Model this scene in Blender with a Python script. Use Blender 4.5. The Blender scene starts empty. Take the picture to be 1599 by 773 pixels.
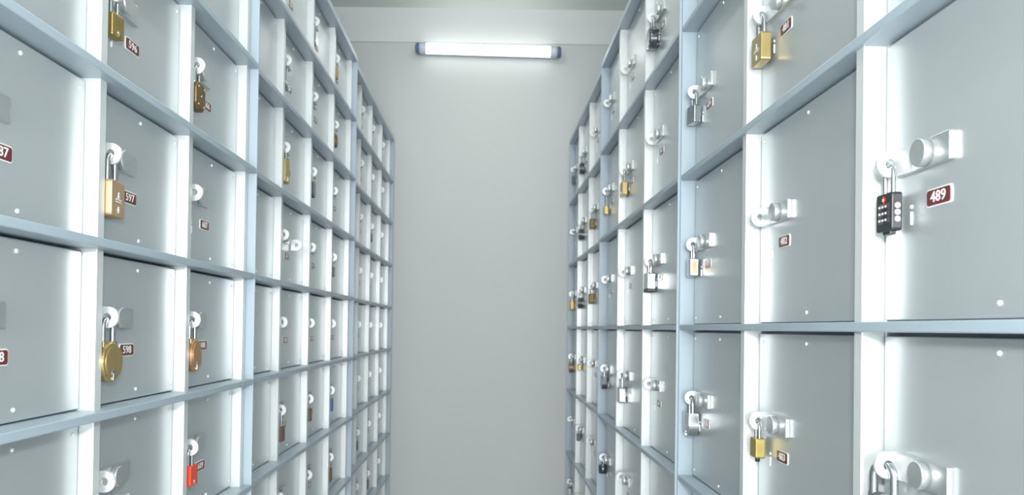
import bpy, bmesh, math, random
from mathutils import Vector, Matrix
random.seed(5)
C = bpy.context.scene.collection
sc = bpy.context.scene
EYE = 1.25
LEFT, RIGHT = -1, 1
WALL_Y = 3.56
CEIL = EYE + 1.475

# ------------------------------------------------------------------ camera, world, lights, exposure
FPX = 1206.0
cd = bpy.data.cameras.new('camera'); cam = bpy.data.objects.new('camera', cd); C.objects.link(cam); sc.camera = cam
cd.sensor_width = 36; cd.sensor_fit = 'HORIZONTAL'; cd.lens = 36 * FPX / 1599
ro, pi_ = 0.0138, 0.0121
fw = Vector((0, math.cos(pi_), math.sin(pi_))); ev = Vector((0, -math.sin(pi_), math.cos(pi_))); eu = Vector((1, 0, 0))
R_ = eu * math.cos(ro) + ev * math.sin(ro); U_ = eu * -math.sin(ro) + ev * math.cos(ro)
M = Matrix((R_, U_, -fw)).transposed().to_4x4(); M.translation = (0, 0, EYE); cam.matrix_world = M
cd.shift_x = 0.0236; cd.shift_y = 0.0695
cd.clip_start = 0.02
cd.dof.use_dof = True; cd.dof.focus_distance = 1.0; cd.dof.aperture_fstop = 11

w = bpy.data.worlds.new('world'); sc.world = w; w.use_nodes = True
w.node_tree.nodes['Background'].inputs[0].default_value = (0.95, 0.98, 1.0, 1)
w.node_tree.nodes['Background'].inputs[1].default_value = 0.6

def area_light(name, loc, rot, sx, sy, power, col=(1, 1, 1)):
    d = bpy.data.lights.new(name, 'AREA'); d.shape = 'RECTANGLE'; d.size = sx; d.size_y = sy; d.energy = power; d.color = col
    o = bpy.data.objects.new(name, d); C.objects.link(o); o.location = loc; o.rotation_euler = rot; return o
# the photographer's flash just above the lens, and the ceiling tubes of the aisle
area_light('camera_flash', (0.02, -0.05, EYE + 0.16), (math.radians(90), 0, 0), 0.09, 0.06, 8.0, (0.97, 0.99, 1.0))
area_light('rear_fill', (0.0, -3.0, EYE + 0.1), (math.radians(90), 0, 0), 1.1, 1.8, 135, (0.96, 0.99, 1.0))  # added fill from behind the camera
area_light('ceiling_tube', (0.0, 0.9, CEIL - 0.06), (0, 0, 0), 0.08, 1.2, 3, (0.98, 1, 0.97))
area_light('ceiling_tube', (0.0, 2.5, CEIL - 0.06), (0, 0, 0), 0.08, 1.2, 5, (0.98, 1, 0.97))

sc.view_settings.view_transform = 'Standard'; sc.view_settings.look = 'None'
sc.view_settings.gamma = 1; sc.view_settings.use_curve_mapping = False
sc.view_settings.exposure = 0.2

# ------------------------------------------------------------------ materials
MATS = {}
def mat(name, col, rough=0.5, metal=0.0, noise=0.0, scale=20, emit=None, bump=0.0, stretch=None):
    m = bpy.data.materials.new(name); m.use_nodes = True
    nt = m.node_tree; b = nt.nodes['Principled BSDF']
    b.inputs['Base Color'].default_value = (*col, 1); b.inputs['Roughness'].default_value = rough; b.inputs['Metallic'].default_value = metal
    if noise or bump:
        tc = nt.nodes.new('ShaderNodeTexCoord'); n = nt.nodes.new('ShaderNodeTexNoise'); n.inputs['Scale'].default_value = scale; n.inputs['Detail'].default_value = 5
        src = tc.outputs['Object']
        if stretch:
            mp = nt.nodes.new('ShaderNodeMapping'); mp.inputs['Scale'].default_value = stretch; nt.links.new(src, mp.inputs[0]); src = mp.outputs[0]
        nt.links.new(src, n.inputs['Vector'])
        if noise:
            mx = nt.nodes.new('ShaderNodeMix'); mx.data_type = 'RGBA'
            mx.inputs[6].default_value = (*[c * (1 - noise) for c in col], 1); mx.inputs[7].default_value = (*[min(1, c * (1 + noise)) for c in col], 1)
            nt.links.new(n.outputs['Fac'], mx.inputs[0]); nt.links.new(mx.outputs[2], b.inputs['Base Color'])
            rr = nt.nodes.new('ShaderNodeMapRange'); rr.inputs[3].default_value = rough - 0.03; rr.inputs[4].default_value = rough + 0.03
            nt.links.new(n.outputs['Fac'], rr.inputs[0]); nt.links.new(rr.outputs[0], b.inputs['Roughness'])
        if bump:
            bp = nt.nodes.new('ShaderNodeBump'); bp.inputs['Strength'].default_value = bump; bp.inputs['Distance'].default_value = 0.002
            nt.links.new(n.outputs['Fac'], bp.inputs['Height']); nt.links.new(bp.outputs[0], b.inputs['Normal'])
    if emit:
        b.inputs['Emission Color'].default_value = (*emit[0], 1); b.inputs['Emission Strength'].default_value = emit[1]
    MATS[name] = m; return m
mat('frame_paint', (0.37, 0.445, 0.505), 0.36, 0.0, 0.06, 9)
mat('divider_paint', (0.70, 0.725, 0.725), 0.36, 0.30, 0.02, 12)
mat('door_paint', (0.59, 0.628, 0.634), 0.325, 0.55, 0.05, 6)
mat('rivet_metal', (0.9, 0.92, 0.92), 0.3, 0.1)
mat('hasp_metal', (0.66, 0.68, 0.68), 0.33, 0.8, 0.04, 60)
mat('eye_metal', (0.74, 0.76, 0.76), 0.36, 0.35)
mat('plate_red', (0.14, 0.024, 0.022), 0.32)
mat('plate_white', (0.85, 0.85, 0.83), 0.5)
mat('slot_dark', (0.02, 0.02, 0.022), 0.6)
mat('steel', (0.56, 0.58, 0.59), 0.22, 1.0, 0.05, 80)
mat('dark_steel', (0.16, 0.17, 0.18), 0.22, 0.9, 0.1, 60)
mat('brass', (0.46, 0.35, 0.155), 0.36, 0.7, 0.12, 60)
mat('tan_brass', (0.52, 0.35, 0.20), 0.42, 0.55, 0.10, 60)
mat('yellow_brass', (0.52, 0.40, 0.13), 0.33, 0.8, 0.12, 60)
mat('old_brass', (0.40, 0.29, 0.10), 0.38, 0.75, 0.3, 70)
mat('dark_copper', (0.30, 0.19, 0.12), 0.38, 0.7, 0.12, 60)
mat('bronze', (0.18, 0.12, 0.05), 0.4, 0.6, 0.3, 60)
mat('copper_brass', (0.58, 0.34, 0.18), 0.36, 0.75, 0.12, 60)
mat('brown_lacquer', (0.15, 0.075, 0.05), 0.4, 0.2, 0.15, 60)
mat('red_lacquer', (0.75, 0.06, 0.02), 0.35)
mat('blue_lacquer', (0.05, 0.13, 0.38), 0.4)
mat('black_plastic', (0.025, 0.027, 0.03), 0.4)
mat('dial_white', (0.8, 0.8, 0.8), 0.4)
mat('wall_paint', (0.555, 0.578, 0.567), 0.7, 0, 0.03, 2.0, None, 0.1)
mat('wall_paint_lit', (0.68, 0.69, 0.685), 0.7, 0, 0.03, 2.0, None, 0.1)  # same paint as the wall, lightened to stand in for light on the beam
mat('ceiling_paint', (0.70, 0.75, 0.71), 0.8, 0, 0.03, 2.0)
mat('floor_terrazzo', (0.55, 0.55, 0.53), 0.35, 0, 0.15, 40)
mat('tube_glow', (0.9, 0.9, 0.9), 0.5, 0, emit=((0.97, 1.0, 0.98), 2.8))
mat('lamp_body', (0.62, 0.68, 0.78), 0.4)
mat('lamp_cap', (0.10, 0.17, 0.27), 0.4)

# ------------------------------------------------------------------ mesh helpers
def bx(bm, x0, x1, y0, y1, z0, z1, mi=0, bev=0.0, seg=2):
    vs = [bm.verts.new((x, y, z)) for x in (x0, x1) for y in (y0, y1) for z in (z0, z1)]
    fs = [bm.faces.new([vs[i] for i in f]) for f in ((0, 1, 3, 2), (4, 6, 7, 5), (0, 4, 5, 1), (2, 3, 7, 6), (0, 2, 6, 4), (1, 5, 7, 3))]
    for f in fs: f.material_index = mi
    if bev > 0:
        es = list({e for f in fs for e in f.edges})
        r = bmesh.ops.bevel(bm, geom=es, offset=bev, segments=seg, profile=0.5, affect='EDGES')
        for f in r['faces']: f.material_index = mi
def prism(bm, pts, axis, a0, a1, mi=0, bev=0.0, seg=2):
    """closed outline pts (2D) extruded along axis 'x','y' or 'z' from a0 to a1"""
    def v(p, a):
        return {'x': (a, p[0], p[1]), 'y': (p[0], a, p[1]), 'z': (p[0], p[1], a)}[axis]
    A = [bm.verts.new(v(p, a0)) for p in pts]; B = [bm.verts.new(v(p, a1)) for p in pts]; n = len(pts)
    fa = bm.faces.new(A); fb = bm.faces.new(list(reversed(B)))
    sides = [bm.faces.new((A[i], B[i], B[(i + 1) % n], A[(i + 1) % n])) for i in range(n)]
    for f in [fa, fb] + sides: f.material_index = mi
    if bev > 0:
        es = list(set(fa.edges) | set(fb.edges))
        r = bmesh.ops.bevel(bm, geom=es, offset=bev, segments=seg, profile=0.5, affect='EDGES')
        for f in r['faces']: f.material_index = mi
def ring_prism(bm, outer, inner, axis, a0, a1, mi=0):
    """outline with a hole; outer and inner have the same number of points"""
    def v(p, a):
        return {'x': (a, p[0], p[1]), 'y': (p[0], a, p[1]), 'z': (p[0], p[1], a)}[axis]
    n = len(outer)
    O0 = [bm.verts.new(v(p, a0)) for p in outer]; O1 = [bm.verts.new(v(p, a1)) for p in outer]
    I0 = [bm.verts.new(v(p, a0)) for p in inner]; I1 = [bm.verts.new(v(p, a1)) for p in inner]
    for i in range(n):
        j = (i + 1) % n
        for q in ((O0[i], O0[j], I0[j], I0[i]), (O1[i], I1[i], I1[j], O1[j]), (O0[i], O1[i], O1[j], O0[j]), (I0[i], I0[j], I1[j], I1[i])):
            bm.faces.new(q).material_index = mi
def cyl(bm, p0, p1, r0, r1=None, n=20, mi=0):
    r1 = r0 if r1 is None else r1
    p0 = Vector(p0); p1 = Vector(p1); d = (p1 - p0).normalized()
    a = d.orthogonal().normalized(); b = d.cross(a)
    A = [bm.verts.new(p0 + (a * math.cos(t) + b * math.sin(t)) * r0) for t in [2 * math.pi * i / n for i in range(n)]]
    B = [bm.verts.new(p1 + (a * math.cos(t) + b * math.sin(t)) * r1) for t in [2 * math.pi * i / n for i in range(n)]]
    bm.faces.new(list(reversed(A))).material_index = mi; bm.faces.new(B).material_index = mi
    for i in range(n):
        f = bm.faces.new((A[i], A[(i + 1) % n], B[(i + 1) % n], B[i])); f.material_index = mi; f.smooth = True
def lathe_y(bm, cx, cz, prof, n=28, mi=0):
    """revolve (r, y) profile about the y axis through (cx, cz); ends closed"""
    rings = [[bm.verts.new((cx + r * math.cos(t), y, cz + r * math.sin(t))) for t in [2 * math.pi * i / n for i in range(n)]] for r, y in prof]
    for A, B in zip(rings, rings[1:]):
        for i in range(n):
            f = bm.faces.new((A[i], A[(i + 1) % n], B[(i + 1) % n], B[i])); f.material_index = mi; f.smooth = True
    bm.faces.new(list(reversed(rings[0]))).material_index = mi; bm.faces.new(rings[-1]).material_index = mi
def tube(bm, pts, r, n=10, mi=0):
    pts = [Vector(p) for p in pts]; rings = []
    up = Vector((0, 1, 0))
    for i, p in enumerate(pts):
        d = (pts[min(i + 1, len(pts) - 1)] - pts[max(i - 1, 0)]).normalized()
        a = up; b = d.cross(a).normalized(); a = b.cross(d)
        rings.append([bm.verts.new(p + (a * math.cos(t) + b * math.sin(t)) * r) for t in [2 * math.pi * k / n for k in range(n)]])
    for A, B in zip(rings, rings[1:]):
        for i in range(n):
            f = bm.faces.new((A[i], A[(i + 1) % n], B[(i + 1) % n], B[i])); f.smooth = True; f.material_index = mi
    bm.faces.new(list(reversed(rings[0]))).material_index = mi; bm.faces.new(rings[-1]).material_index = mi
def mesh_of(name, bm, *mats):
    bmesh.ops.recalc_face_normals(bm, faces=bm.faces)
    me = bpy.data.meshes.new(name); bm.to_mesh(me); bm.free()
    for m in mats: me.materials.append(MATS[m])
    return me
def link(name, me, parent=None, loc=(0, 0, 0), rotz=0.0):
    o = bpy.data.objects.new(name, me); C.objects.link(o); o.parent = parent; o.location = loc; o.rotation_euler = (0, 0, rotz); return o
def thing(name, label, cat, loc=(0, 0, 0), rotz=0.0, group=None):
    o = link(name, None, None, loc, rotz); o['label'] = label; o['category'] = cat
    if group: o['group'] = group
    return o
def struct(name, box, m):
    bm = bmesh.new(); bx(bm, *box); o = link(name, mesh_of(name, bm, m)); o['kind'] = 'structure'; return o

# ------------------------------------------------------------------ the room
struct('floor', (-1.05, 1.05, -3.2, WALL_Y + 0.15, -0.1, 0), 'floor_terrazzo')
struct('ceiling', (-1.05, 1.05, -3.2, WALL_Y + 0.15, CEIL, CEIL + 0.1), 'ceiling_paint')
struct('wall_back', (-1.05, 1.05, WALL_Y, WALL_Y + 0.15, 0, CEIL), 'wall_paint')
struct('wall_left', (-1.15, -1.05, -3.2, WALL_Y + 0.15, -0.1, CEIL + 0.1), 'wall_paint')
struct('wall_right', (1.05, 1.15, -3.2, WALL_Y + 0.15, -0.1, CEIL + 0.1), 'wall_paint')
struct('trim_1', (-1.05, 1.05, WALL_Y - 0.008, WALL_Y, EYE + 1.316, CEIL), 'wall_paint_lit')

# ------------------------------------------------------------------ number plate text
def digits(bm, text, size, cx, cz, y, mi):
    cu = bpy.data.curves.new('number', 'FONT'); cu.body = text; cu.size = size; cu.align_x = 'CENTER'; cu.align_y = 'CENTER'; cu.extrude = 0.0002; cu.resolution_u = 2
    cu.offset = 0.00012
    o = bpy.data.objects.new('number', cu); C.objects.link(o)
    dg = bpy.context.evaluated_depsgraph_get(); me = o.evaluated_get(dg).to_mesh()
    n0 = len(bm.verts); vs = [bm.verts.new((cx + v.co.x * 1.30, y - v.co.z, cz + v.co.y * 1.12)) for v in me.vertices]
    for p in me.polygons:
        try: bm.faces.new([vs[i] for i in p.vertices]).material_index = mi
        except ValueError: pass
    o.evaluated_get(dg).to_mesh_clear(); bpy.data.objects.remove(o); bpy.data.curves.remove(cu)
def rrect(x0, x1, z0, z1, r, n=4):
    out = []
    for cx, cz, a in ((x1 - r, z1 - r, 0), (x0 + r, z1 - r, 90), (x0 + r, z0 + r, 180), (x1 - r, z0 + r, 270)):
        for i in range(n + 1):
            t = math.radians(a + 90 * i / n); out.append((cx + r * math.cos(t), cz + r * math.sin(t)))
    return out

# ------------------------------------------------------------------ door fittings: local x = to the right when facing the door, y = into the cabinet, z = up; origin on the door face at the eye's root, height of the hole
EYE_OUT = 0.026; HOLE_Y = -0.0115; HOLE_R = 0.0048
def eye_mesh():
    bm = bmesh.new(); n = 32; R = 0.0125; outer = []; inner = []
    for i in range(n):
        t = 2 * math.pi * i / n
        c, s = math.cos(t), math.sin(t)
        inner.append((HOLE_Y + HOLE_R * c, HOLE_R * s))
        if c <= 0: outer.append((HOLE_Y + R * c, R * s))
        else:                                                   # squared towards the door
            k = min(0.0125 / max(c, 1e-6), R / max(abs(s), 1e-6)); outer.append((HOLE_Y + c * k, s * k))
    ring_prism(bm, outer, inner, 'x', -0.0018, 0.0018)
    # washer-like raised rim round the hole
    ring_prism(bm, [(HOLE_Y + 0.0085 * math.cos(2 * math.pi * i / n), 0.0085 * math.sin(2 * math.pi * i / n)) for i in range(n)],
               inner, 'x', 0.0018, 0.0026)
    ring_prism(bm, [(HOLE_Y + 0.0085 * math.cos(2 * math.pi * i / n), 0.0085 * math.sin(2 * math.pi * i / n)) for i in range(n)],
               inner, 'x', -0.0026, -0.0018)
    # foot bent flat against the bolt plate
    prism(bm, [(0.0016, -0.0075), (0.030, -0.0050), (0.030, -0.0040), (0.0016, -0.0040)], 'z', -0.0118, 0.0118)
    return mesh_of('padlock_eye', bm, 'eye_metal')
def bolt_mesh(L):
    bm = bmesh.new()
    prism(bm, rrect(-0.002, L, -0.0125, 0.0125, 0.0015, 2), 'y', -0.0052, 0.0, 0, 0.0006)
    return mesh_of('bolt_plate', bm, 'hasp_metal')
def knob_mesh():
    bm = bmesh.new()
    lathe_y(bm, 0, 0, [(0.0122, -0.0045), (0.0124, -0.0125), (0.0116, -0.0138)])
    return mesh_of('bolt_knob', bm, 'hasp_metal')
def keyhole_mesh():
    bm = bmesh.new()
    cyl(bm, (0, 0.0005, 0.0105), (0, -0.001, 0.0105), 0.0018, n=12)
    bx(bm, -0.0008, 0.0008, -0.0012, 0.0005, -0.006, 0.006, 0, 0.0003)
    return mesh_of('keyhole', bm, 'rivet_metal')
EYE_ME = eye_mesh(); KNOB_ME = knob_mesh(); BOLT_ME = {LEFT: bolt_mesh(0.078), RIGHT: bolt_mesh(0.084)}; KEY_ME = keyhole_mesh()
PL_ME = {}
def plate_mesh(num):
    bm = bmesh.new()
    prism(bm, rrect(-0.0185, 0.0185, -0.0080, 0.0080, 0.003), 'y', -0.0010, 0.0002, 1)
    prism(bm, rrect(-0.0172, 0.0172, -0.0067, 0.0067, 0.0024), 'y', -0.0015, -0.0008, 0)
    digits(bm, str(num), 0.0118, 0, 0, -0.0016, 1)
    return mesh_of('number_plate', bm, 'plate_red', 'plate_white')
def door_mesh(wd, ht):
    bm = bmesh.new()
    bx(bm, 0, wd, 0, 0.018, 0, ht, 0, 0.0012)
    for x in (0.013, wd * 0.5, wd - 0.011):
        for z in (0.0115, ht - 0.0115):
            lathe_y(bm, x, z, [(0.0024, 0.0), (0.0022, -0.0010), (0.0012, -0.0016)], 10, 1)
    return mesh_of('door', bm, 'door_paint', 'rivet_metal')

# ------------------------------------------------------------------ locker cabinets

DOORS = {}      # (cabinet key, column, row) -> (door object, side)
class Cab: pass
def cabinet(key, side, xfront, y0, y1, divs, end_divider, zbase, pitch, nrows, row_top, first_number, proud, recess, dthick, label, depth=0.46, num_labels=()):
    """y0..y1 along the aisle; divs = depths (world y) of the divider faces turned to the camera"""
    if side == LEFT: loc, rz, lx = (-xfront, y0, 0), math.radians(90), (lambda y: y - y0)
    else: loc, rz, lx = (xfront, y1, 0), math.radians(-90), (lambda y: y1 - y)
    t = thing('locker_cabinet', label, 'locker cabinet', loc, rz, 'steel locker cabinets along the aisle')
    W = y1 - y0; zt = zbase + pitch * nrows; fp = 0.010; dy = proud + recess
    bm = bmesh.new(); bx(bm, 0.004, W - 0.004, dy + 0.019, depth, zbase - 0.002, zt + 0.004); link('body', mesh_of('body', bm, 'frame_paint'), t)
    bm = bmesh.new(); bx(bm, 0.004, W - 0.004, 0.03, depth, 0, zbase - 0.002, 0, 0.002); link('plinth', mesh_of('plinth', bm, 'frame_paint'), t)
    for x in (0, W - 0.004):
        bm = bmesh.new(); bx(bm, x, x + 0.004, 0, depth, 0, zt + 0.016, 0, 0.0008); link('side_panel', mesh_of('side_panel', bm, 'frame_paint'), t)
    bm = bmesh.new(); bx(bm, 0.004, W - 0.004, 0, depth, zt, zt + 0.016, 0, 0.001); link('top_rail', mesh_of('top_rail', bm, 'frame_paint'), t)
    bm = bmesh.new(); bx(bm, 0.004, W - 0.004, 0, dy + 0.019, 0, fp, 0, 0.0012); shelf_me = mesh_of('shelf', bm, 'frame_paint')
    for i in range(nrows): link('shelf', shelf_me, t, (0, 0, zbase + pitch * i))
    # dividers
    edges = []
    bm = bmesh.new(); bx(bm, 0, dthick, 0, recess + 0.019, 0, zt - zbase, 0, 0.0008)
    if side == RIGHT: bx(bm, dthick + 0.0013, dthick + 0.0048, recess + 0.0025, recess + 0.019, 0, zt - zbase, 1)
    div_me = mesh_of('divider', bm, 'divider_paint', 'door_paint')
    for yv in divs:
        a, b = sorted((lx(yv), lx(yv + dthick))); edges.append((a, b)); link('divider', div_me, t, (a, proud, zbase))
    edges.sort()
    cols = []; prev = 0.004
    for a, b in edges: cols.append((prev, a)); prev = b
    if not end_divider: cols.append((prev, W - 0.004))
    if side == RIGHT: cols_in_order = list(reversed(cols))
    else: cols_in_order = cols
    c = Cab(); c.t = t; c.side = side; c.loc = loc; c.rz = rz; c.hz = {}; c.cols = cols_in_order
    for ci, (a, b) in enumerate(cols_in_order):
        gl = 0.0058 if side == RIGHT else 0.002
        wd = b - a - gl - 0.002; ht = pitch - fp - 0.005
        me = door_mesh(wd, ht)
        for r in range(nrows):
            z0 = zbase + pitch * r + fp + 0.0015
            n = first_number[ci] + (nrows - 1 - r)
            d = link('door', me, t, (a + gl, dy, z0))
            d['label'] = 'grey locker door numbered %d' % n
            ex = 0.020 if side == LEFT else 0.028; hz = c_h[side] - fp - 0.0015
            link('padlock_eye', EYE_ME, d, (ex, 0, hz))
            link('bolt_plate', BOLT_ME[side], d, (ex, 0, hz))
            link('bolt_knob', KNOB_ME, d, (ex + (0.034 if side == LEFT else 0.050), 0, hz))
            link('keyhole', KEY_ME, d, (ex + 0.018, 0, hz - 0.053))
            if key == 'B' and ci == 1 and r == 6:      # bolt drawn back: its own eye shows at the right
                link('bolt_eye', EYE_ME, d, (ex + 0.100, -0.004, hz - 0.012))
            p = link('number_plate', plate_mesh(n), d, (ex + (0.070 if side == LEFT else 0.062), 0, hz - 0.040))
            p['label'] = 'dark red number plate reading %d' % n
            DOORS[(key, ci, row_top - (nrows - 1 - r))] = (Vector((a + gl + ex, dy, z0 + hz)), c)
    return c
c_h = {LEFT: 0.114, RIGHT: 0.158}      # height of the eye above the shelf underside
PL, PR = 0.1901, 0.2825
ZL0 = EYE + 0.0825 - 6 * PL; ZR0 = EYE + 0.0011 - 4 * PR
G = {}
kw = dict(side=LEFT, end_divider=True, zbase=ZL0, pitch=PL, nrows=10, row_top=3, proud=0.015, recess=0.016, dthick=0.015)
G['A'] = cabinet('A', xfront=0.421, y0=0.330, y1=1.396, divs=[0.602, 0.859, 1.115, 1.373], first_number=[574, 584, 594, 604], label='grey steel locker cabinet nearest on the left, with lockers 596 to 598', **kw)
G['B'] = cabinet('B', xfront=0.427, y0=1.400, y1=2.460, divs=[1.638, 1.902, 2.171, 2.438], first_number=[614, 624, 634, 644], label='middle grey steel locker cabinet of the three along the left wall', **kw)
G['C'] = cabinet('C', xfront=0.4373, y0=2.464, y1=3.509, divs=[2.686, 2.940, 3.217, 3.483], first_number=[654, 664, 674, 684], label='farthest grey steel locker cabinet on the left, ending at the back wall', **kw)
kw = dict(side=RIGHT, end_divider=False, zbase=ZR0, pitch=PR, nrows=7, row_top=2, proud=0.006, recess=0.020, dthick=0.016)
G['N'] = cabinet('N', xfront=0.362, y0=0.410, y1=1.462, divs=[0.760, 1.107], first_number=[487, 480, 473], label='grey steel locker cabinet nearest on the right, with lockers 482 and 489', **kw)
G['M'] = cabinet('M', xfront=0.358, y0=1.466, y1=2.500, divs=[1.8155, 2.173], first_number=[466, 459, 452], label='middle grey steel locker cabinet of the three along the right wall', **kw)
G['F'] = cabinet('F', xfront=0.3647, y0=2.504, y1=3.537, divs=[2.877, 3.215], first_number=[445, 438, 431], label='farthest grey steel locker cabinet on the right, ending at the back wall', **kw)

# ------------------------------------------------------------------ padlocks (origin = middle of the shackle's bow, in the eye's hole)
def shackle_mesh(sp, h, r, m='steel'):
    bm = bmesh.new(); a = sp / 2
    pts = [(-a, 0, -h - 0.003)] + [(-a, 0, -h + (h - a) * k / 3) for k in range(4)]
    pts += [(-a * math.cos(math.pi * k / 12), 0, -a + a * math.sin(math.pi * k / 12)) for k in range(1, 12)]
    pts += [(a, 0, -a - (h - a) * k / 3) for k in range(4)] + [(a, 0, -h - 0.003)]
    tube(bm, pts, r)
    return mesh_of('shackle', bm, m)
def body_mesh(shape, W, H, T, top, m):
    bm = bmesh.new()
    if shape == 'rect': prism(bm, rrect(-W / 2, W / 2, top - H, top, min(W, H) * 0.09, 3), 'y', -T / 2, T / 2, 0, 0.0012)
    elif shape == 'oval':            # flat shoulder, round bottom
        pts = [(W / 2, top), (-W / 2, top)]
        pts += [(-W / 2 * math.cos(math.pi * k / 14), top - H + W * 0.5 - W / 2 * math.sin(math.pi * k / 14)) for k in range(15)]
        prism(bm, pts, 'y', -T / 2, T / 2, 0, 0.0015)
    elif shape == 'round':
        pts = [(W / 2 * math.sin(2 * math.pi * k / 36), top - H / 2 + H / 2 * math.cos(2 * math.pi * k / 36)) for k in range(36)]
        prism(bm, pts, 'y', -T / 2, T / 2, 0, T * 0.22, 3)
        prism(bm, [(x * 0.78, (z - top + H / 2) * 0.78 + top - H / 2) for x, z in pts], 'y', -T / 2 - 0.0008, T / 2 + 0.0008, 0, 0.0004)
        bx(bm, -W * 0.36, W * 0.36, -T * 0.28, T * 0.28, top - H * 0.14, top + 0.0005, 0, 0.001)
    elif shape == 'hex':
        pts = [(W / 2 * sx, top - H * sz) for sx, sz in ((-0.55, 0), (0.55, 0), (1, 0.25), (1, 0.78), (0.55, 1), (-0.55, 1), (-1, 0.78), (-1, 0.25))]
        prism(bm, pts, 'y', -T / 2, T / 2, 0, 0.003, 2)
    elif shape == 'barrel':
        cyl(bm, (0, 0, top), (0, 0, top - H), W / 2, n=24)
    for f in bm.faces: pass
    return mesh_of('padlock_body', bm, m)
def add_keyhole(o, W, H, T, top, big=True):
    bm = bmesh.new(); zc = top - H * 0.78
    cyl(bm, (0, -T / 2 + 0.0005, zc), (0, -T / 2 - 0.0012, zc), W * 0.10, n=14)
    bx(bm, -W * 0.025, W * 0.025, -T / 2 - 0.0016, -T / 2, zc - W * 0.18, zc)
    return link('keyhole_cover', mesh_of('keyhole_cover', bm, 'steel'), o)
def padlock(key, label, shape, body, W, H, T, sh, sr, spread=0.56, yaw=0.0, extra=None, shackle='steel', group=None, category='padlock', swing=0.0):
    pos, c = DOORS[key]
    mw = Matrix.Translation(c.loc) @ Matrix.Rotation(c.rz, 4, 'Z')
    p = mw @ (pos + Vector((0, HOLE_Y, -HOLE_R + sr + 0.0002)))
    p = p + Vector((0, 0, swing * 0.35)) + Matrix.Rotation(c.rz + yaw, 3, 'Z') @ Vector((-swing, 0, 0))     # one side of the bow rests in the eye
    t = thing('padlock', label, category, p, c.rz + yaw, group)
    if shape == 'barrel': T = W
    link('padlock_body', body_mesh(shape, W, H, T, -sh, body), t)
    link('shackle', shackle_mesh(W * spread, sh, sr, shackle), t)
    top = -sh
    if extra == 'keyhole': add_keyhole(t, W, H, T, top)
    elif extra == 'emblem':
        bm = bmesh.new(); f = -T / 2; s = W / 40
        zc = top - H * 0.46
        for k in range(9):               # small cast crest: arch of beads over two engraved lines
            a = math.pi * k / 8; cyl(bm, (0.0045 * s * 1.4 * math.cos(a), f + 0.0003, zc + 0.0055 * math.sin(a)), (0.0045 * s * 1.4 * math.cos(a), f - 0.0007, zc + 0.0055 * math.sin(a)), 0.0010, n=8)
        for dz, hw in ((-0.0022, 0.0078), (-0.0050, 0.0078), (0.0012, 0.0028)): bx(bm, -hw, hw, f - 0.0007, f + 0.0003, zc + dz - 0.0006, zc + dz + 0.0006)
        link('crest', mesh_of('crest', bm, 'plate_white'), t)
        bm = bmesh.new(); z = top - H * 0.80
        bx(bm, -0.0007, 0.0007, f - 0.0007, f + 0.0003, z - 0.003, z + 0.004); prism(bm, [(-0.0032, z + 0.001), (0.0032, z + 0.001), (0, z - 0.0035)], 'y', f - 0.0007, f + 0.0003)
        link('arrow_mark', mesh_of('arrow_mark', bm, 'plate_white'), t)
    elif extra == 'combination':
        f = -T / 2
        for i, dz in enumerate((0.0145, 0.0215, 0.0285)):
            bm = bmesh.new(); z = top - dz * H / 0.040
            cyl(bm, (-0.0085, f + 0.0028, z), (0.0105, f + 0.0028, z), 0.0042, n=20)
            for k in range(20):
                a = 2 * math.pi * k / 20
                for x in (-0.005, 0.0005, 0.006):
                    if k == 0:
                        y = f + 0.0028 - 0.0043 * math.cos(a); zz = z + 0.0043 * math.sin(a)
                        bx(bm, x - 0.0013, x + 0.0013, y - 0.0003, y + 0.0003, zz - 0.0009, zz + 0.0009, 1)
            d = link('number_dial', mesh_of('number_dial', bm, 'black_plastic', 'dial_white'), t)
        for dz in (0.0145, 0.0215, 0.0285):
            bm = bmesh.new(); z = top - dz * H / 0.040
            cyl(bm, (W / 2 - 0.0005, 0.0, z), (W / 2 + 0.0012, 0.0, z), 0.0026, n=14); link('release_button', mesh_of('release_button', bm, 'dial_white'), t)
        bm = bmesh.new(); z = top - 0.0062
        prism(bm, [(0.0034 * math.cos(math.pi / 2 * k), z + 0.0034 * math.sin(math.pi / 2 * k)) for k in range(4)], 'y', f - 0.0006, f + 0.0003, 0)
        prism(bm, [(0.0014 * math.cos(math.pi / 2 * k), z + 0.0014 * math.sin(math.pi / 2 * k)) for k in range(4)], 'y', f - 0.0009, f, 1)
        link('red_diamond_mark', mesh_of('red_diamond_mark', bm, 'red_lacquer', 'plate_white'), t)
        bm = bmesh.new(); bx(bm, -0.006, 0.0075, -T / 2 + 0.002, T / 2 - 0.002, top - H - 0.003, top - H + 0.001, 0, 0.0008); link('base_foot', mesh_of('base_foot', bm, 'black_plastic'), t)
    elif extra == 'panel':
        for s in (-1, 1):
            bm = bmesh.new(); bx(bm, s * W / 2 - 0.0008, s * W / 2 + 0.0008, -T * 0.30, T * 0.30, top - H * 0.86, top - H * 0.16, 0, 0.0004); link('side_panel', mesh_of('side_panel', bm, 'tan_brass'), t)
    elif extra == 'bumper':
        bm = bmesh.new(); cyl(bm, (0, 0, top - H + 0.001), (0, 0, top - H - 0.006), 0.0035, 0.003, 14); link('key_plug', mesh_of('key_plug', bm, 'black_plastic'), t)
    elif extra == 'rivets':
        bm = bmesh.new()
        for sx, sz in ((-0.5, 0.2), (0.5, 0.2), (-0.5, 0.82), (0.5, 0.82), (0, 0.5)):
            lathe_y(bm, sx * W * 0.6, top - H * sz, [(0.0022, -T / 2 + 0.0005), (0.0022, -T / 2 - 0.0006), (0.001, -T / 2 - 0.0014)], 10)
        link('rivets', mesh_of('rivets', bm, 'yellow_brass'), t)
    elif extra == 'band':
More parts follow.
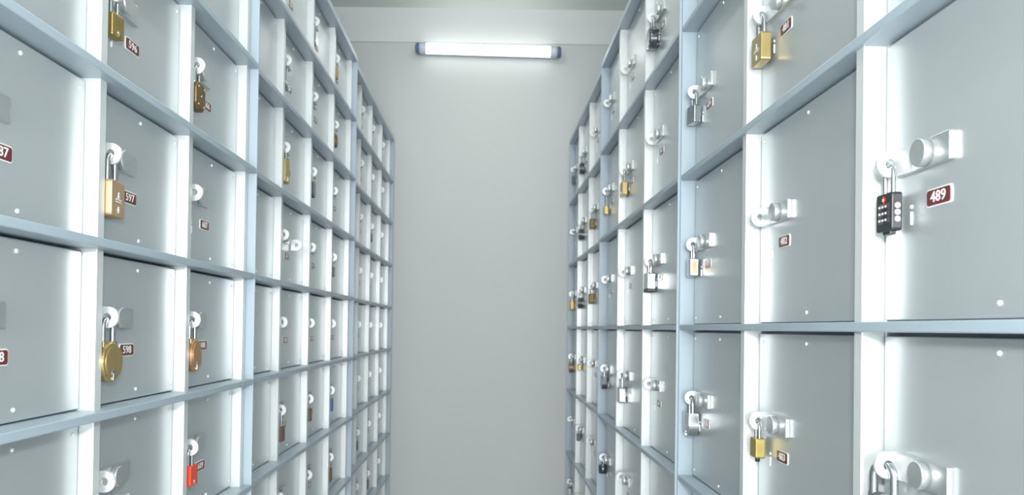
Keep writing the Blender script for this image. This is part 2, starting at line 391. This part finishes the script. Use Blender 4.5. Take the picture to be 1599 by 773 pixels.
        bm = bmesh.new(); bx(bm, -W / 2 - 0.0006, W / 2 + 0.0006, -T / 2 - 0.0006, T / 2 + 0.0006, top - H, top - H + 0.008, 0, 0.0008); link('base_bumper', mesh_of('base_bumper', bm, 'black_plastic'), t)
    return t
P = padlock
# left, nearest cabinet
P(('A', 2, 1), 'narrow old brass padlock hanging above the number plate 596', 'rect', 'old_brass', 0.024, 0.027, 0.012, 0.026, 0.0026, yaw=-0.1, extra='keyhole')
P(('A', 2, 0), 'big square tan brass padlock on locker 597, at left', 'rect', 'tan_brass', 0.040, 0.042, 0.018, 0.031, 0.0036, yaw=0.1, extra='emblem')
P(('A', 2, -1), 'round disc brass padlock on locker 598, at left', 'round', 'brass', 0.046, 0.047, 0.014, 0.027, 0.0033, 0.5, extra='keyhole')
P(('A', 3, 1), 'dark bronze angular padlock with rivets, right of the brass lock above plate 596', 'hex', 'bronze', 0.036, 0.042, 0.015, 0.024, 0.003, 0.5, extra='rivets')
P(('A', 3, -1), 'rosy brass oval padlock right of the round brass padlock on 598', 'round', 'copper_brass', 0.040, 0.049, 0.015, 0.027, 0.003, 0.5, extra='keyhole')
P(('A', 3, -2), 'small bright red padlock on locker 609', 'rect', 'red_lacquer', 0.027, 0.030, 0.014, 0.024, 0.0024, extra='keyhole')
# left, middle cabinet
P(('B', 1, 2), 'shiny steel padlock one row above the tall yellow brass padlock on the left', 'oval', 'steel', 0.036, 0.040, 0.014, 0.026, 0.003, extra='keyhole') 
P(('B', 1, 1), 'tall yellow brass padlock in the middle left cabinet', 'rect', 'yellow_brass', 0.036, 0.050, 0.014, 0.026, 0.003, extra='keyhole')
P(('B', 1, -2), 'brown padlock on a long steel shackle, low in the middle left cabinet', 'rect', 'brown_lacquer', 0.030, 0.032, 0.014, 0.034, 0.003)
P(('B', 2, 3), 'small steel padlock in the top row of the middle left cabinet', 'oval', 'steel', 0.026, 0.036, 0.012, 0.024, 0.0025)
P(('B', 2, 1), 'dull steel padlock right of the tall yellow brass padlock', 'oval', 'dark_steel', 0.028, 0.040, 0.013, 0.024, 0.0025)
P(('B', 2, -2), 'small dark brown padlock between the brown one and the blue one', 'rect', 'brown_lacquer', 0.024, 0.032, 0.013, 0.022, 0.0025)
P(('B', 3, 3), 'small tarnished brass padlock in the top row, right of the steel one', 'rect', 'old_brass', 0.024, 0.032, 0.012, 0.024, 0.0025)
P(('B', 3, 2), 'dark bronze padlock in the last column of the middle left cabinet', 'round', 'bronze', 0.032, 0.040, 0.013, 0.024, 0.0025)
P(('B', 3, 0), 'little dark steel padlock at mid height, last column of the middle left cabinet', 'rect', 'dark_steel', 0.022, 0.028, 0.012, 0.026, 0.0025)
P(('B', 3, -2), 'small blue padlock in the middle left cabinet', 'rect', 'blue_lacquer', 0.024, 0.036, 0.013, 0.022, 0.0025)
P(('B', 3, -3), 'dark brass padlock below the small blue padlock', 'rect', 'bronze', 0.026, 0.038, 0.013, 0.030, 0.0025)
# left, farthest cabinet
P(('C', 1, -3), 'steel padlock low in the first column of the farthest left cabinet', 'rect', 'dark_steel', 0.026, 0.032, 0.013, 0.028, 0.0025)
P(('C', 1, -4), 'steel padlock at the bottom edge, first column of the farthest left cabinet', 'rect', 'steel', 0.028, 0.032, 0.013, 0.026, 0.0025)
P(('C', 2, 1), 'steel padlock above mid height in the farthest left cabinet', 'oval', 'dark_steel', 0.028, 0.034, 0.013, 0.026, 0.0025)
P(('C', 2, -4), 'dark brown padlock low in the middle of the farthest left cabinet', 'rect', 'brown_lacquer', 0.026, 0.034, 0.013, 0.024, 0.0025)
# right, nearest cabinet
P(('N', 0, 0), 'black combination padlock with three dials and a red diamond on locker 489', 'rect', 'black_plastic', 0.029, 0.036, 0.010, 0.025, 0.0022, 0.5, extra='combination')
P(('N', 0, -1), 'large silver padlock with a thick shackle in the bottom right corner', 'round', 'steel', 0.044, 0.050, 0.010, 0.028, 0.0040, 0.52, yaw=0.36, swing=0.0035, extra='keyhole')
P(('N', 1, 1), 'square brass padlock on locker 481', 'rect', 'brass', 0.038, 0.040, 0.014, 0.027, 0.0034, extra='emblem')
P(('N', 1, -1), 'small shiny gold padlock with a black plug on locker 483', 'rect', 'yellow_brass', 0.024, 0.027, 0.013, 0.021, 0.0022, extra='bumper')
P(('N', 2, 1), 'slim silver padlock against the pale blue post, highest of three there', 'rect', 'steel', 0.030, 0.033, 0.014, 0.024, 0.0028, yaw=0.2)
P(('N', 2, 0), 'silver padlock with pale gold sides against the pale blue post, middle of three', 'rect', 'steel', 0.026, 0.033, 0.015, 0.024, 0.0028, extra='panel')
P(('N', 2, -1), 'heavy rounded steel padlock against the pale blue post, lowest of three there', 'oval', 'steel', 0.042, 0.044, 0.019, 0.026, 0.0036, 0.5, extra='keyhole')
# right, middle cabinet
P(('M', 0, 2), 'dark steel disc padlock in the top row of the middle right cabinet', 'round', 'dark_steel', 0.048, 0.046, 0.020, 0.026, 0.0036, 0.5)
P(('M', 0, 0), 'black and silver padlock at mid height in the middle right cabinet', 'rect', 'steel', 0.042, 0.044, 0.018, 0.026, 0.0036, extra='band')
P(('M', 1, 1), 'square brass padlock in the middle right cabinet', 'rect', 'brass', 0.036, 0.038, 0.014, 0.030, 0.003, extra='keyhole')
P(('M', 1, -1), 'square steel padlock in the middle right cabinet, below the level shelf', 'rect', 'steel', 0.038, 0.042, 0.018, 0.034, 0.0034)
P(('M', 2, 1), 'small gold padlock left of the square brass padlock', 'rect', 'yellow_brass', 0.022, 0.027, 0.012, 0.045, 0.002)
P(('M', 2, -1), 'chrome padlock left of the square steel padlock', 'oval', 'dark_steel', 0.034, 0.040, 0.016, 0.024, 0.0028)
P(('M', 2, -2), 'small dark steel padlock below the chrome padlock', 'barrel', 'dark_steel', 0.026, 0.026, 0.026, 0.022, 0.0026)
# right, farthest cabinet
P(('F', 0, 1), 'bronze padlock in the nearest column of the farthest right cabinet, upper one', 'rect', 'bronze', 0.034, 0.036, 0.016, 0.032, 0.0028)
P(('F', 0, 0), 'brown padlock just above the level shelf, nearest column of the farthest right cabinet', 'rect', 'bronze', 0.036, 0.036, 0.016, 0.026, 0.0028)
P(('F', 1, 2), 'dark steel padlock in the top row of the farthest right cabinet, middle column', 'round', 'dark_steel', 0.042, 0.046, 0.018, 0.036, 0.003)
P(('F', 1, 1), 'dark steel padlock second from the top in the farthest right cabinet, middle column', 'round', 'dark_steel', 0.044, 0.046, 0.018, 0.026, 0.003)
P(('F', 1, 0), 'dark steel padlock just above the level shelf in the farthest right cabinet', 'round', 'dark_steel', 0.044, 0.046, 0.018, 0.026, 0.003)
P(('F', 1, -1), 'small yellow padlock below the level shelf in the farthest right cabinet', 'rect', 'yellow_brass', 0.024, 0.024, 0.012, 0.020, 0.0022)
P(('F', 1, -2), 'small dark padlock under the small yellow one', 'rect', 'dark_steel', 0.028, 0.028, 0.014, 0.022, 0.0026)
P(('F', 2, 2), 'small dark padlock highest beside the back wall on the right', 'rect', 'dark_steel', 0.026, 0.036, 0.014, 0.028, 0.0026)
P(('F', 2, 0), 'square dark brass padlock beside the back wall on the right', 'rect', 'old_brass', 0.040, 0.042, 0.016, 0.028, 0.003)
P(('F', 2, -1), 'reddish bronze round padlock beside the back wall on the right', 'round', 'dark_copper', 0.038, 0.048, 0.016, 0.024, 0.003)
P(('F', 2, -3), 'steel padlock lowest beside the back wall on the right', 'rect', 'steel', 0.034, 0.040, 0.018, 0.028, 0.003)

# ------------------------------------------------------------------ tube lamp on the back wall
def lamp():
    zc = EYE + 1.270; yc = WALL_Y - 0.045; L = 0.664; r = 0.0235
    t = thing('tube_lamp', 'glowing white tube lamp with blue-grey end caps on the back wall', 'lamp', (-0.015, yc, zc))
    t.rotation_euler = (0, 0.0155, 0)
    bm = bmesh.new(); cyl(bm, (-0.284, 0, 0), (0.284, 0, 0), r, n=28)
    link('diffuser', mesh_of('diffuser', bm, 'tube_glow'), t)
    for s in (-1, 1):
        bm = bmesh.new(); cyl(bm, (s * 0.284, 0, 0), (s * 0.315, 0, 0), r * 1.03, n=28); link('end_sleeve', mesh_of('end_sleeve', bm, 'lamp_body'), t)
        bm = bmesh.new(); cyl(bm, (s * 0.315, 0, 0), (s * 0.326, 0, 0), r * 1.06, n=28); cyl(bm, (s * 0.326, 0, 0), (s * 0.333, 0, 0), r * 1.06, r * 0.75, n=28)
        link('end_cap', mesh_of('end_cap', bm, 'lamp_cap'), t)
    bm = bmesh.new(); bx(bm, -0.31, 0.31, r * 0.72, 0.033, -0.020, 0.020, 0, 0.002); link('backing_strip', mesh_of('backing_strip', bm, 'lamp_body'), t)
    for s in (-1, 1):
        bm = bmesh.new(); bx(bm, s * 0.2 - 0.012, s * 0.2 + 0.012, 0.030, 0.0450, -0.014, 0.014, 0, 0.001); link('mounting_clip', mesh_of('mounting_clip', bm, 'lamp_body'), t)
lamp()
